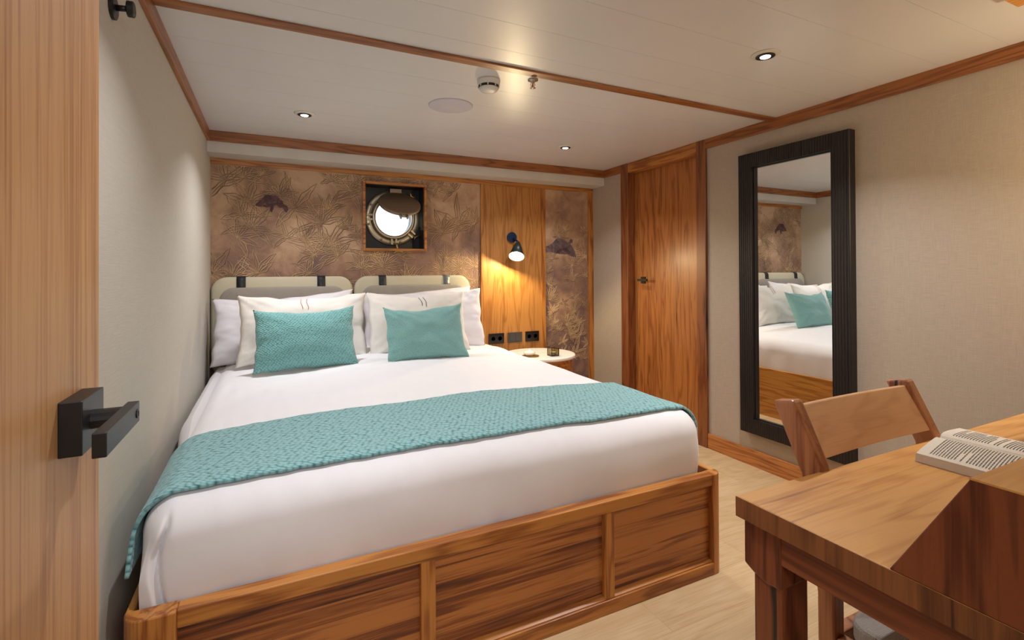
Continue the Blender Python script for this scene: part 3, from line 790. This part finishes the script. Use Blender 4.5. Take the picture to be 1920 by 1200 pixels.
# parameter along the section: left hang, left arc, top, right arc, right hang
def section(y):
    pts = []
    for k in range(14): pts.append((MX0, zl+(MZt-MR-zl)*k/14, -1, 0))
    for k in range(14):
        a = PI-(PI/2)*k/14; pts.append((MX0+MR+MR*math.cos(a), MZt-MR+MR*math.sin(a), math.cos(a), math.sin(a)))
    for k in range(151): x = MX0+MR+(MX1-MX0-2*MR)*k/150; pts.append((x, MZt, 0, 1))
    for k in range(1, 15):
        a = PI/2-(PI/2)*k/14; pts.append((MX1-MR+MR*math.cos(a), MZt-MR+MR*math.sin(a), math.cos(a), math.sin(a)))
    for k in range(1, 12): pts.append((MX1, MZt-MR+(zr-MZt+MR)*k/11, 1, 0))
    return pts
g = []
for j in range(NY+1):
    y = RY0+(RY1-RY0)*j/NY; row = []
    for i, (x, z, nx, nz) in enumerate(section(y)):
        tz = smoothstep(.42, .60, z); zz = z+crown(x, y)*tz
        off = .009
        p = Vector((x, y, zz)); 
        zz += (soft(p, .006, 3.2)+soft((x*4, y, z), .0025, 6))*tz
        drop = max(0, MYF+MR-y); zz -= (MR-math.sqrt(max(0, MR*MR-drop*drop)))*tz
        yy = y+.006*math.sin(x*9)*(1 if j in (0, NY) else 1)*.5
        flare = .010*smoothstep(.60, .44, z)*(1 if nx < 0 else 0)
        skew = (-.03*smoothstep(.62, .42, z) if nx < 0 else 0)
        row.append(bm.verts.new((x+nx*(off+flare), yy+skew, zz+nz*off)))
    g.append(row)
sec = section(1.7); arc = [0]
for p, q in zip(sec, sec[1:]): arc.append(arc[-1]+math.hypot(q[0]-p[0], q[1]-p[1]))
uvl = bm.loops.layers.uv.new('UVMap')
for j in range(NY):
    for i in range(len(g[0])-1):
        f = bm.faces.new((g[j][i], g[j][i+1], g[j+1][i+1], g[j+1][i]))
        for lp, (a, b) in zip(f.loops, ((j, i), (j, i+1), (j+1, i+1), (j+1, i))): lp[uvl].uv = (arc[b], a*(RY1-RY0)/NY)
ru = obj('bed_runner', bm, 'teal_knit', smooth=True)
sm = ru.modifiers.new('solid', 'SOLIDIFY'); sm.thickness = .009; sm.offset = 1
tag(ru, 'teal chunky woven throw runner draped across the foot of the bed', 'throw')

# ------------------------------------------------------------------ headboard cushions
def rounded_rect(w, h, r, n=10):
    pts = []
    for cx, cy, a0 in ((w/2-r, h-r, 0), (-w/2+r, h-r, PI/2), (-w/2+r, r, PI), (w/2-r, r, 1.5*PI)):
        for k in range(n+1):
            a = a0+PI/2*k/n; pts.append((cx+r*math.cos(a), cy+r*math.sin(a)))
    return pts
def pad_mesh(cx, z0, w, h, r, y_back, depth, puff):
    bm = bmesh.new(); rings = []
    for s, dy in ((1, 0), (1, depth*.6), (.985, depth*.85), (.955, depth), (.80, depth+puff*.6), (.45, depth+puff), (.12, depth+puff)):
        rings.append([bm.verts.new((cx+p[0]*s+(0 if s == 1 else 0), y_back-dy, z0+h/2+(p[1]-h/2)*(1-(1-s)*w/h if s > .9 else s))) for p in rounded_rect(w, h, r)])
    n = len(rings[0])
    for a, b in zip(rings, rings[1:]):
        for i in range(n): bm.faces.new((a[i], a[(i+1) % n], b[(i+1) % n], b[i]))
    bm.faces.new(rings[0][::-1]); bm.faces.new(rings[-1])
    bmesh.ops.recalc_face_normals(bm, faces=bm.faces[:]); return bm
YW = PY-.004
for k, (x0, x1, sx, lab) in enumerate(((-.358, .529, (-.184, .314), 'left padded headboard cushion, oatmeal border and grey centre, hung by black straps'),
                       (.541, 1.440, (.741, 1.242), 'right padded headboard cushion, oatmeal border and grey centre, below the porthole'))):
    cx, w_ = (x0+x1)/2, x1-x0
    hb = thing('headboard_cushion', (cx, YW, .52), lab, 'headboard', 'padded headboard cushions behind the pillows')
    obj('border_pad', pad_mesh(cx, .52, w_, .655, .095, YW, .045, .004), 'pad', hb, smooth=True)
    obj('centre_pad', pad_mesh(cx, .57, w_-.10, .535, .085, YW-.040, .030, .012), 'grey_linen', hb, smooth=True)
    for i, s in enumerate(sx):
        bm = bmesh.new()
        path = [(YW-.002, 1.150), (YW-.002, 1.1765), (YW-.012, 1.1785), (YW-.030, 1.1765), (YW-.044, 1.166), (YW-.0485, 1.150), (YW-.0500, 1.115), (YW-.058, 1.105)]
        a = [(bm.verts.new((s-.027, y, z)), bm.verts.new((s+.027, y, z))) for y, z in path]
        for p, q in zip(a, a[1:]): bm.faces.new((p[0], p[1], q[1], q[0]))
        st = obj('strap', bm, 'strap_lit' if (k == 1 and i == 1) else 'strap', hb, smooth=True)
        if k == 1 and i == 1: st['label'] = 'black strap painted grey for the lamp light it reflects'
        sd = st.modifiers.new('solid', 'SOLIDIFY'); sd.thickness = .003; sd.offset = 0

# ------------------------------------------------------------------ pillows
def pillow(name, w, h, T, mat, loc, lean, yaw, label, cat, group, seed=0, ear=.05, wr=.006, roll=0, parts=None, sag=.0, corners=None):
    """loc = bottom-centre of the pillow; local x width, z height, y thickness (front is -y)"""
    rnd = random.Random(seed); sx, sz = rnd.uniform(0, 50), rnd.uniform(0, 50)
    n, m = 54, 40
    rot = Matrix.Rotation(yaw, 3, 'Z') @ Matrix.Rotation(lean, 3, 'X') @ Matrix.Rotation(roll, 3, 'Y')
    cr = corners or (0, 0, 0, 0)   # extra z at corners: BL, BR, TL, TR
    def shape(u, v, side, grow=0):
        px = w/2*u*(1-ear*(1-abs(v)**2.2)); pz = h/2*v*(1-ear*(2.4 if v > 0 else 1.0)*(1-abs(u)**2.2))+h/2
        a, b = (1-u)/2, (1+u)/2; c, d = (1-v)/2, (1+v)/2
        pz += cr[0]*a*c+cr[1]*b*c+cr[2]*a*d+cr[3]*b*d
        pz -= sag*(1-u*u)*(1+v)/2
        t = (max(0, 1-abs(u)**2.6)*max(0, 1-abs(v)**2.6))**.55
        edge = 1-t
        ca = math.atan2(abs(v)-1.15, abs(u)-1.15); cd = math.hypot(abs(v)-1, abs(u)-1)
        wrk = wr*(.55*mnoise.noise(Vector((u*2.6+sx, v*2.2+sz, side)))+.9*mnoise.noise(Vector((ca*5+(7 if u > 0 else 0)+sx, (3 if v > 0 else 0)+cd*1.2, sz)))*math.exp(-cd*1.6)+.5*mnoise.noise(Vector((u*8+sx, v*8+sz, side)))*edge)*(t**.4)
        return Vector((px+wr*.7*mnoise.noise(Vector((v*3+sx, u*.7, 5))), side*(T/2*t+wrk+grow), pz+wr*.7*mnoise.noise(Vector((u*3+sz, v*.7, 9)))))
    L = Vector(loc)
    bm = bmesh.new(); uvl = bm.loops.layers.uv.new('UVMap'); grids = []
    for side in (-1, 1):
        g = [[bm.verts.new(shape(-1+2*i/n, -1+2*j/m, side)) for j in range(m+1)] for i in range(n+1)]; grids.append(g)
        for i in range(n):
            for j in range(m):
                f = bm.faces.new((g[i][j], g[i+1][j], g[i+1][j+1], g[i][j+1]))
                for lp, (a, b) in zip(f.loops, ((i, j), (i+1, j), (i+1, j+1), (i, j+1))): lp[uvl].uv = (a/n*w, b/m*h)
    bmesh.ops.remove_doubles(bm, verts=bm.verts[:], dist=2e-4)
    bmesh.ops.recalc_face_normals(bm, faces=bm.faces[:])
    lo = min((rot @ v.co).z for v in bm.verts)
    for v in bm.verts: v.co = rot @ v.co+L-Vector((0, 0, lo))
    o = obj(name, bm, mat, smooth=True, origin=L)
    tag(o, label, cat, group)
    # piping seam along the rim
    rim = [(-1+2*i/60, 1) for i in range(60)]+[(1, 1-2*i/60) for i in range(60)]+[(1-2*i/60, -1) for i in range(60)]+[(-1, -1+2*i/60) for i in range(60)]
    if parts:
        for nm, mt_, segs in parts:
            b2 = bmesh.new()
            for (u0, v0, u1, v1) in segs:
                last = None
                for k in range(15):
                    t = k/14; u = u0+(u1-u0)*t; v = v0+(v1-v0)*t
                    c = rot @ shape(u, v, -1, .0018)+L-Vector((0, 0, lo)); d = rot @ shape(u+.012, v, -1, .0018)+L-Vector((0, 0, lo))
                    cur = (b2.verts.new(c), b2.verts.new(d))
                    if last: b2.faces.new((last[0], last[1], cur[1], cur[0]))
                    last = cur
            obj(nm, b2, mt_, o)
    return o
M['st_red'] = plain('rust_stitch', srgb(196, 120, 96), .8); M['st_dark'] = plain('dark_stitch', srgb(70, 58, 52), .8)
ZB = .655
GP = 'white pillows against the headboard'
pillow('pillow', .84, .435, .17, 'sheet2', (.085, 3.45, ZB-.022), R(-17), 0, 'white pillow at the left, directly against the left headboard cushion', 'pillow', GP, 1, .04, .022, corners=(0, 0, -.015, .03))
pillow('pillow', .82, .43, .11, 'sheet2', (.980, 3.53, ZB+.004), R(-13), 0, 'white pillow on the right, rearmost, its lilac-white top edge just under the strap', 'pillow', GP, 2, .04, .018, corners=(0, 0, -.035, .015))
pillow('pillow', .78, .425, .12, 'sheet2', (1.030, 3.375, ZB+.004), R(-16), 0, 'white pillow whose bright right corner sticks out beside the lamp panel', 'pillow', GP, 3, .045, .022, corners=(0, 0, -.02, .005))
GC = 'cream cushions in the middle of each pillow stack'
pillow('cushion', .74, .425, .15, 'cream', (.178, 3.19, ZB+.010), R(-18), 0, 'cream linen cushion with rust stitch lines, behind the left teal cushion', 'cushion', GC, 4, .07, .018,
       parts=[('stitching', 'st_red', ((-.06, .55, -.06, .95), (.03, .5, .03, .95)))])
pillow('cushion', .68, .425, .14, 'cream', (.880, 3.17, ZB+.010), R(-18), 0, 'cream linen cushion with dark stitch lines, behind the right teal cushion', 'cushion', GC, 9, .075, .020,
       parts=[('stitching', 'st_dark', ((.05, .55, .0, .95), (.14, .5, .09, .95)))])
GT = 'teal cushions at the front of the pillows'
pillow('cushion', .53, .345, .15, 'teal', (.172, 2.88, ZB+.022), R(-22), R(1.5), 'left teal cushion with a coarse woven texture, frontmost on the bed', 'cushion', GT, 6, .065, .012, corners=(-.004, .006, .004, .010))
pillow('cushion', .50, .335, .14, 'teal_velvet', (.838, 2.84, ZB+.022), R(-22), R(3), 'right teal cushion with a fine smooth weave, frontmost on the bed', 'cushion', GT, 12, .07, .018, corners=(0, .004, 0, .014))

# ------------------------------------------------------------------ reading sconce
SX, SZ = 1.832, 1.492
sn = thing('reading_lamp', (SX, PY, SZ), 'small cone wall lamp, lit, with a blue-black round base on the teak panel', 'wall lamp')
bm = bmesh.new(); lathe(bm, [(.044, 0), (.044, -.016), (.040, -.020), (0, -.020)], (SX, YP-.010, SZ), 'Y', 36); obj('base_disc', bm, 'blue_metal', sn, smooth=False, bev=.001)
nrm = Vector((-.335, -.472, -.816)).normalized()
CL = .148; O = Vector((1.797, 3.62, 1.325)); A = O-nrm*CL
bm = bmesh.new(); tube(bm, [(SX+.006, YP-.028, SZ-.012), (SX+.022, YP-.055, SZ-.025), A-nrm*.004], .008, 12)
lathe(bm, [(.013, -.014), (.015, -.004), (.013, .006)], A, 'Z', 20); obj('arm', bm, 'blue_metal', sn, smooth=True)
rotq = nrm.to_track_quat('Z', 'Y').to_matrix()
bm = bmesh.new(); rings = []
for r_, h_ in ((.016, 0), (.020, .004), (.064, CL), (.062, CL), (.018, .006), (.001, .005)):
    rings.append([bm.verts.new(A+rotq @ Vector((r_*math.cos(2*PI*i/40), r_*math.sin(2*PI*i/40), h_))) for i in range(40)])
for a, b in zip(rings, rings[1:]):
    for i in range(40): bm.faces.new((a[i], a[(i+1) % 40], b[(i+1) % 40], b[i]))
bm.faces.new(rings[0]); bmesh.ops.recalc_face_normals(bm, faces=bm.faces[:])
obj('cone_shade', bm, 'shade', sn, smooth=True)
bm = bmesh.new(); lathe(bm, [(.0175, .010), (.0612, CL-.0005)], A, mat=rotq, seg=40)
for f in [f for f in bm.faces if len(f.verts) > 4]: bm.faces.remove(f)
obj('shade_lining', bm, 'white_in', sn, smooth=True)
bm = bmesh.new(); lathe(bm, [(0, .100), (.040, .104), (.0545, .126), (.050, .131), (.030, .133), (0, .134)], A, mat=rotq, seg=32); obj('bulb', bm, 'sconce_bulb', sn, smooth=True)
ld = bpy.data.lights.new('reading_lamp_light', 'POINT'); ld.energy = 20; ld.color = (1, .80, .46); ld.shadow_soft_size = .012
lo_ = bpy.data.objects.new('reading_lamp_light', ld); C.objects.link(lo_); lo_.location = A+nrm*(CL-.004)

# sockets
for (x0, x1), mt_, lab in zip(((1.616, 1.756), (1.790, 1.926), (1.958, 2.090)), ('socket_a', 'socket_b', 'socket_a'),
        ('black wall socket nearest the pillows, leftmost on the teak panel', 'dark grey switch plate in the middle of the teak panel', 'black wall socket furthest from the bed, rightmost on the teak panel')):
    z0 = .600; t_ = thing('wall_socket', ((x0+x1)/2, PY, z0), lab, 'socket', 'socket plates on the teak panel')
    obj('plate', bxm(x0, x1, PY-.013, PY-.0045, z0, z0+.086), mt_, t_, bev=.002)
    bm = bmesh.new(); xm = (x0+x1)/2
    if mt_ == 'socket_a':
        for k in (-1, 1): lathe(bm, [(.021, 0), (.021, -.002), (.018, -.002), (.017, 0)], (xm+k*.031, PY-.013, z0+.043), 'Y', 24)
        obj('outlet', bm, 'black', t_)
    else:
        box(bm, xm-.052, xm-.003, PY-.016, PY-.013, z0+.014, z0+.072); box(bm, xm+.003, xm+.052, PY-.016, PY-.013, z0+.014, z0+.072)
        obj('rocker_switch', bm, 'socket_b', t_, bev=.001)

# ------------------------------------------------------------------ bedside table and what stands on it
TX, TY, TZ = 1.915, 3.455, .550
nt = thing('bedside_table', (TX, TY, 0), 'round bedside table with white stone top and curved teak body', 'bedside table')
bm = bmesh.new(); lathe(bm, [(.276, -.024), (.283, -.021), (.285, -.012), (.283, -.003), (.277, 0), (0, 0)], (TX, TY, TZ), 'Z', 64); obj('stone_top', bm, 'marble', nt, smooth=False, bev=0)
bm = bmesh.new(); lathe(bm, [(.245, .440), (.245, .526), (.238, .526)], (TX, TY, 0), 'Z', 56); obj('apron_ring', bm, 'teak_x', nt, smooth=False)
bm = bmesh.new()
lathe(bm, [(.235, .05), (.235, .07), (0, .07)], (TX, TY, 0), 'Z', 48); obj('shelf', bm, 'teak_x', nt)
bm = bmesh.new()
K = 40
for k in range(K):     # curved drum back with an open front
    a0, a1 = R(-30)+R(240)*k/K, R(-30)+R(240)*(k+1)/K
    pts = [(.240*math.cos(a0), .240*math.sin(a0)), (.240*math.cos(a1), .240*math.sin(a1)), (.222*math.cos(a1), .222*math.sin(a1)), (.222*math.cos(a0), .222*math.sin(a0))]
    A_ = [bm.verts.new((TX+p[0], TY+p[1], .07)) for p in pts]; B_ = [bm.verts.new((TX+p[0], TY+p[1], .44)) for p in pts]
    for i in range(4): bm.faces.new((A_[i], A_[(i+1) % 4], B_[(i+1) % 4], B_[i]))
bmesh.ops.recalc_face_normals(bm, faces=bm.faces[:]); obj('drum_body', bm, 'red_z', nt)
for a in (-35, 35, 145, 215, 270):
    cx, cy = TX+.238*math.cos(R(a)), TY+.238*math.sin(R(a)); obj('leg', bxm(cx-.018, cx+.018, cy-.018, cy+.018, 0, .50), 'teak_z', nt, bev=.006)
ds = thing('trinket_dish', (1.79, 3.37, TZ), 'small white lidded dish on a brass tray, on the bedside table', 'dish')
bm = bmesh.new(); lathe(bm, [(0, 0), (.062, 0), (.066, .006), (.062, .004), (0, .004)], (1.79, 3.37, TZ), 'Z', 36); obj('tray', bm, 'brass', ds, smooth=True)
bm = bmesh.new(); lathe(bm, [(0, .004), (.034, .005), (.046, .018), (.047, .026), (.034, .036), (.012, .042), (.010, .050), (0, .052)], (1.79, 3.39, TZ), 'Z', 36); obj('lidded_bowl', bm, 'marble', ds, smooth=True)
gl = thing('glass_holder', (1.955, 3.31, TZ), 'small square smoky glass holder on the bedside table', 'candle holder')
bm = bmesh.new(); gx, gy, s_, t_w = 1.955, 3.31, .034, .005
for a in ((gx-s_, gx+s_, gy-s_, gy-s_+t_w), (gx-s_, gx+s_, gy+s_-t_w, gy+s_), (gx-s_, gx-s_+t_w, gy-s_+t_w, gy+s_-t_w), (gx+s_-t_w, gx+s_, gy-s_+t_w, gy+s_-t_w)): box(bm, a[0], a[1], a[2], a[3], TZ+.001, TZ+.062)
box(bm, gx-s_+t_w, gx+s_-t_w, gy-s_+t_w, gy+s_-t_w, TZ+.001, TZ+.009); obj('glass_cup', bm, 'smoke_glass', gl)
bm = bmesh.new(); lathe(bm, [(0, .009), (.022, .009), (.022, .030), (0, .031)], (gx, gy, TZ), 'Z', 20); obj('wax', bm, M['cream'], gl)

# ------------------------------------------------------------------ desk
DX0, DX1, DY, DYN, DT = .838, XR-.005, .702, -.05, .75
dk = thing('desk', ((DX0+DX1)/2, (DY+DYN)/2, 0), 'solid teak desk with honey-coloured top and raised dark back section, right foreground', 'desk')
obj('desktop', bxm(DX0, DX1, DYN, DY, DT-.040, DT), 'honey_x', dk, bev=.003)
bm = bmesh.new(); prism(bm, [(.428, DT), (.330, .922), (DYN, .922), (DYN, DT)], 'X', DX0, DX0+.022)
obj('riser_end_panel', bm, 'red_z', dk, bev=.0015)
bm = bmesh.new(); prism(bm, [(.424, DT), (.328, .9215), (DYN, .9215), (DYN, DT)], 'X', DX0+.022, DX1)
obj('riser_body', bm, 'red_x', dk)
bm = bmesh.new(); prism(bm, [(.332, .921), (.330, .9235), (DYN, .9235), (DYN, .921)], 'X', DX0, DX1)
obj('riser_top', bm, 'honey_x', dk)
obj('end_edge', bxm(DX0-.0015, DX0, DYN, DY, DT-.0395, DT-.0008), 'desk_edge', dk)
obj('end_apron', bxm(DX0+.022, DX0+.05, .02, DY-.08, DT-.104, DT-.040), 'red_y', dk, bev=.002)
obj('long_apron', bxm(DX0+.09, DX1-.02, DY-.045, DY-.020, DT-.104, DT-.040), 'red_x', dk, bev=.002)
obj('long_apron', bxm(DX0+.09, DX1-.02, .0, .025, DT-.104, DT-.040), 'red_x', dk, bev=.002)
def desk_leg(x0, y0, sy):
    lg = obj('leg', bxm(x0, x0+.078, y0, y0+.062, 0, DT-.040), 'red_z', dk, bev=.006)
    # notched head block
    bm = bmesh.new(); a, b = (y0-.002, y0+.078) if sy > 0 else (y0-.016, y0+.064)
    if sy > 0: pr_ = [(a, DT-.040), (a, .600), (a+.030, .596), (b-.020, .604), (b, .614), (b, DT-.040)]
    else: pr_ = [(a, DT-.040), (a, .614), (b, .600), (b, DT-.040)]
    prism(bm, pr_, 'X', x0-.006, x0+.084)
    obj('head_block', bm, 'red_z', dk, bev=.003)
    bm = bmesh.new(); c = y0+.030
    prism(bm, [(x0+.08, DT-.041), (x0+.08, .615), (x0+.135, .655), (x0+.150, DT-.041)], 'Y', c-.012, c+.040); obj('bracket', bm, 'red_x', dk, bev=.002)
desk_leg(DX0+.026, .622, 1); desk_leg(DX0+.026, .0, -1); desk_leg(DX1-.12, .622, 1); desk_leg(DX1-.12, .0, -1)

# ------------------------------------------------------------------ chair behind the desk
CX0, CX1 = 1.10, 1.618
ch = thing('desk_chair', ((CX0+CX1)/2, .55, 0), 'wooden chair with slanted posts and curved back board, tucked behind the desk', 'chair')
def post(x0, x1):
    bm = bmesh.new()
    pts = [(.668, 0), (.706, 0), (.708, .48), (.743, .732), (.814, .885), (.761, .896), (.697, .76), (.668, .52)]
    prism(bm, pts, 'X', x0, x1); return bm
for x0, x1 in ((CX0, CX0+.036), (CX1-.036, CX1)): obj('back_post', post(x0, x1), 'chair_z', ch, bev=.006)
bm = bmesh.new(); NX = 24; g = []
for i in range(NX+1):
    t = i/NX; x = CX0+.034+(CX1-CX0-.068)*t; bow = .007*math.sin(PI*t); row = []
    for (y, z) in ((.706, .772), (.763, .881), (.782, .876), (.726, .766)):
        row.append(bm.verts.new((x, y+bow, z)))
    g.append(row)
for a, b in zip(g, g[1:]):
    for k in range(4): bm.faces.new((a[k], a[(k+1) % 4], b[(k+1) % 4], b[k]))
bm.faces.new(g[0]); bm.faces.new(g[-1][::-1]); bmesh.ops.recalc_face_normals(bm, faces=bm.faces[:])
obj('back_board', bm, 'chair_back', ch, bev=.003)
for x0 in (CX0, CX1-.045): obj('front_leg', bxm(x0, x0+.045, .26, .305, 0, .40), 'chair_z', ch, bev=.006)
for x0 in (CX0+.004, CX1-.034): obj('seat_rail', bxm(x0, x0+.03, .30, .668, .345, .40), 'chair_z', ch, bev=.003)
obj('seat_rail', bxm(CX0+.04, CX1-.04, .265, .295, .345, .40), 'chair_z', ch, bev=.003); obj('seat_rail', bxm(CX0+.036, CX1-.036, .672, .700, .345, .40), 'chair_z', ch, bev=.003)
bm = bmesh.new(); cxm, cym = (CX0+CX1)/2, .452; sw_, sh_ = CX1-CX0-.016, .412
lo_r = rounded_rect(sw_, sh_, .055, 8)
prism(bm, [(cxm+p[0], .246+p[1]) for p in lo_r], 'Z', .402, .450)
obj('seat_cushion', bm, 'grey_linen', ch, bev=.010)

# ------------------------------------------------------------------ open book
bk = thing('open_book', (1.50, .55, DT), 'thick open paperback lying on the desktop beside the raised section', 'book')
# spine direction and page direction on the desk plane
S0 = Vector((1.522, .660, 0)); dirS = Vector((.03, -1.0, 0)).normalized(); dirP = Vector((1.0, .14, 0)).normalized()
Lb, Wp = .215, .158
def page_h(t, thick):   # t from spine 0 to edge 1
    return thick*(1.25-.55*t**1.5)-thick*.55*math.exp(-t*16)
def page_block(sgn, thick, name):
    bm = bmesh.new(); K = 18; g = []
    for i in range(K+1):
        t = i/K; row = []
        for s in (0, 1):
            p = S0+dirS*(Lb*s)+dirP*(sgn*Wp*t)
            row.append(bm.verts.new((p.x, p.y, DT+.003+page_h(t, thick)))); row.append(bm.verts.new((p.x+sgn*.004*t, p.y, DT+.002)))
        g.append(row)
    for a, b in zip(g, g[1:]):
        bm.faces.new((a[0], b[0], b[2], a[2])); bm.faces.new((a[1], a[3], b[3], b[1])); bm.faces.new((a[0], a[1], b[1], b[0])); bm.faces.new((a[2], b[2], b[3], a[3]))
    for r_ in (g[0], g[-1]): bm.faces.new((r_[0], r_[2], r_[3], r_[1]))
    bmesh.ops.recalc_face_normals(bm, faces=bm.faces[:]); o = obj(name, bm, 'paper', bk, smooth=False)
    b2 = bmesh.new(); rnd = random.Random(int(thick*1e4)+5)
    s = .10
    while s < .93:
        if rnd.random() < .08: s += .028; continue
        t = .13; end = .90 if rnd.random() > .12 else rnd.uniform(.4, .8)
        while t < end:
            wl = rnd.uniform(.02, .075)
            e = min(end, t+wl); q = []
            for tt, ss in ((t, s), (e, s), (e, s+.0105), (t, s+.0105)):
                p = S0+dirS*(Lb*ss)+dirP*(sgn*Wp*tt); q.append(b2.verts.new((p.x, p.y, DT+.0034+page_h(tt, thick))))
            b2.faces.new(q); t = e+.013
        s += .0255
    obj('printed_lines', b2, 'ink', o)
page_block(-1, .024, 'left_pages'); page_block(1, .026, 'right_pages')
bm = bmesh.new()
c = [S0+dirP*(-Wp-.003)-dirS*.002, S0+dirP*(Wp+.003)-dirS*.002, S0+dirP*(Wp+.003)+dirS*(Lb+.002), S0+dirP*(-Wp-.003)+dirS*(Lb+.002)]
prism(bm, [(p.x, p.y) for p in c], 'Z', DT+.0002, DT+.002); obj('cover', bm, 'marble', bk)
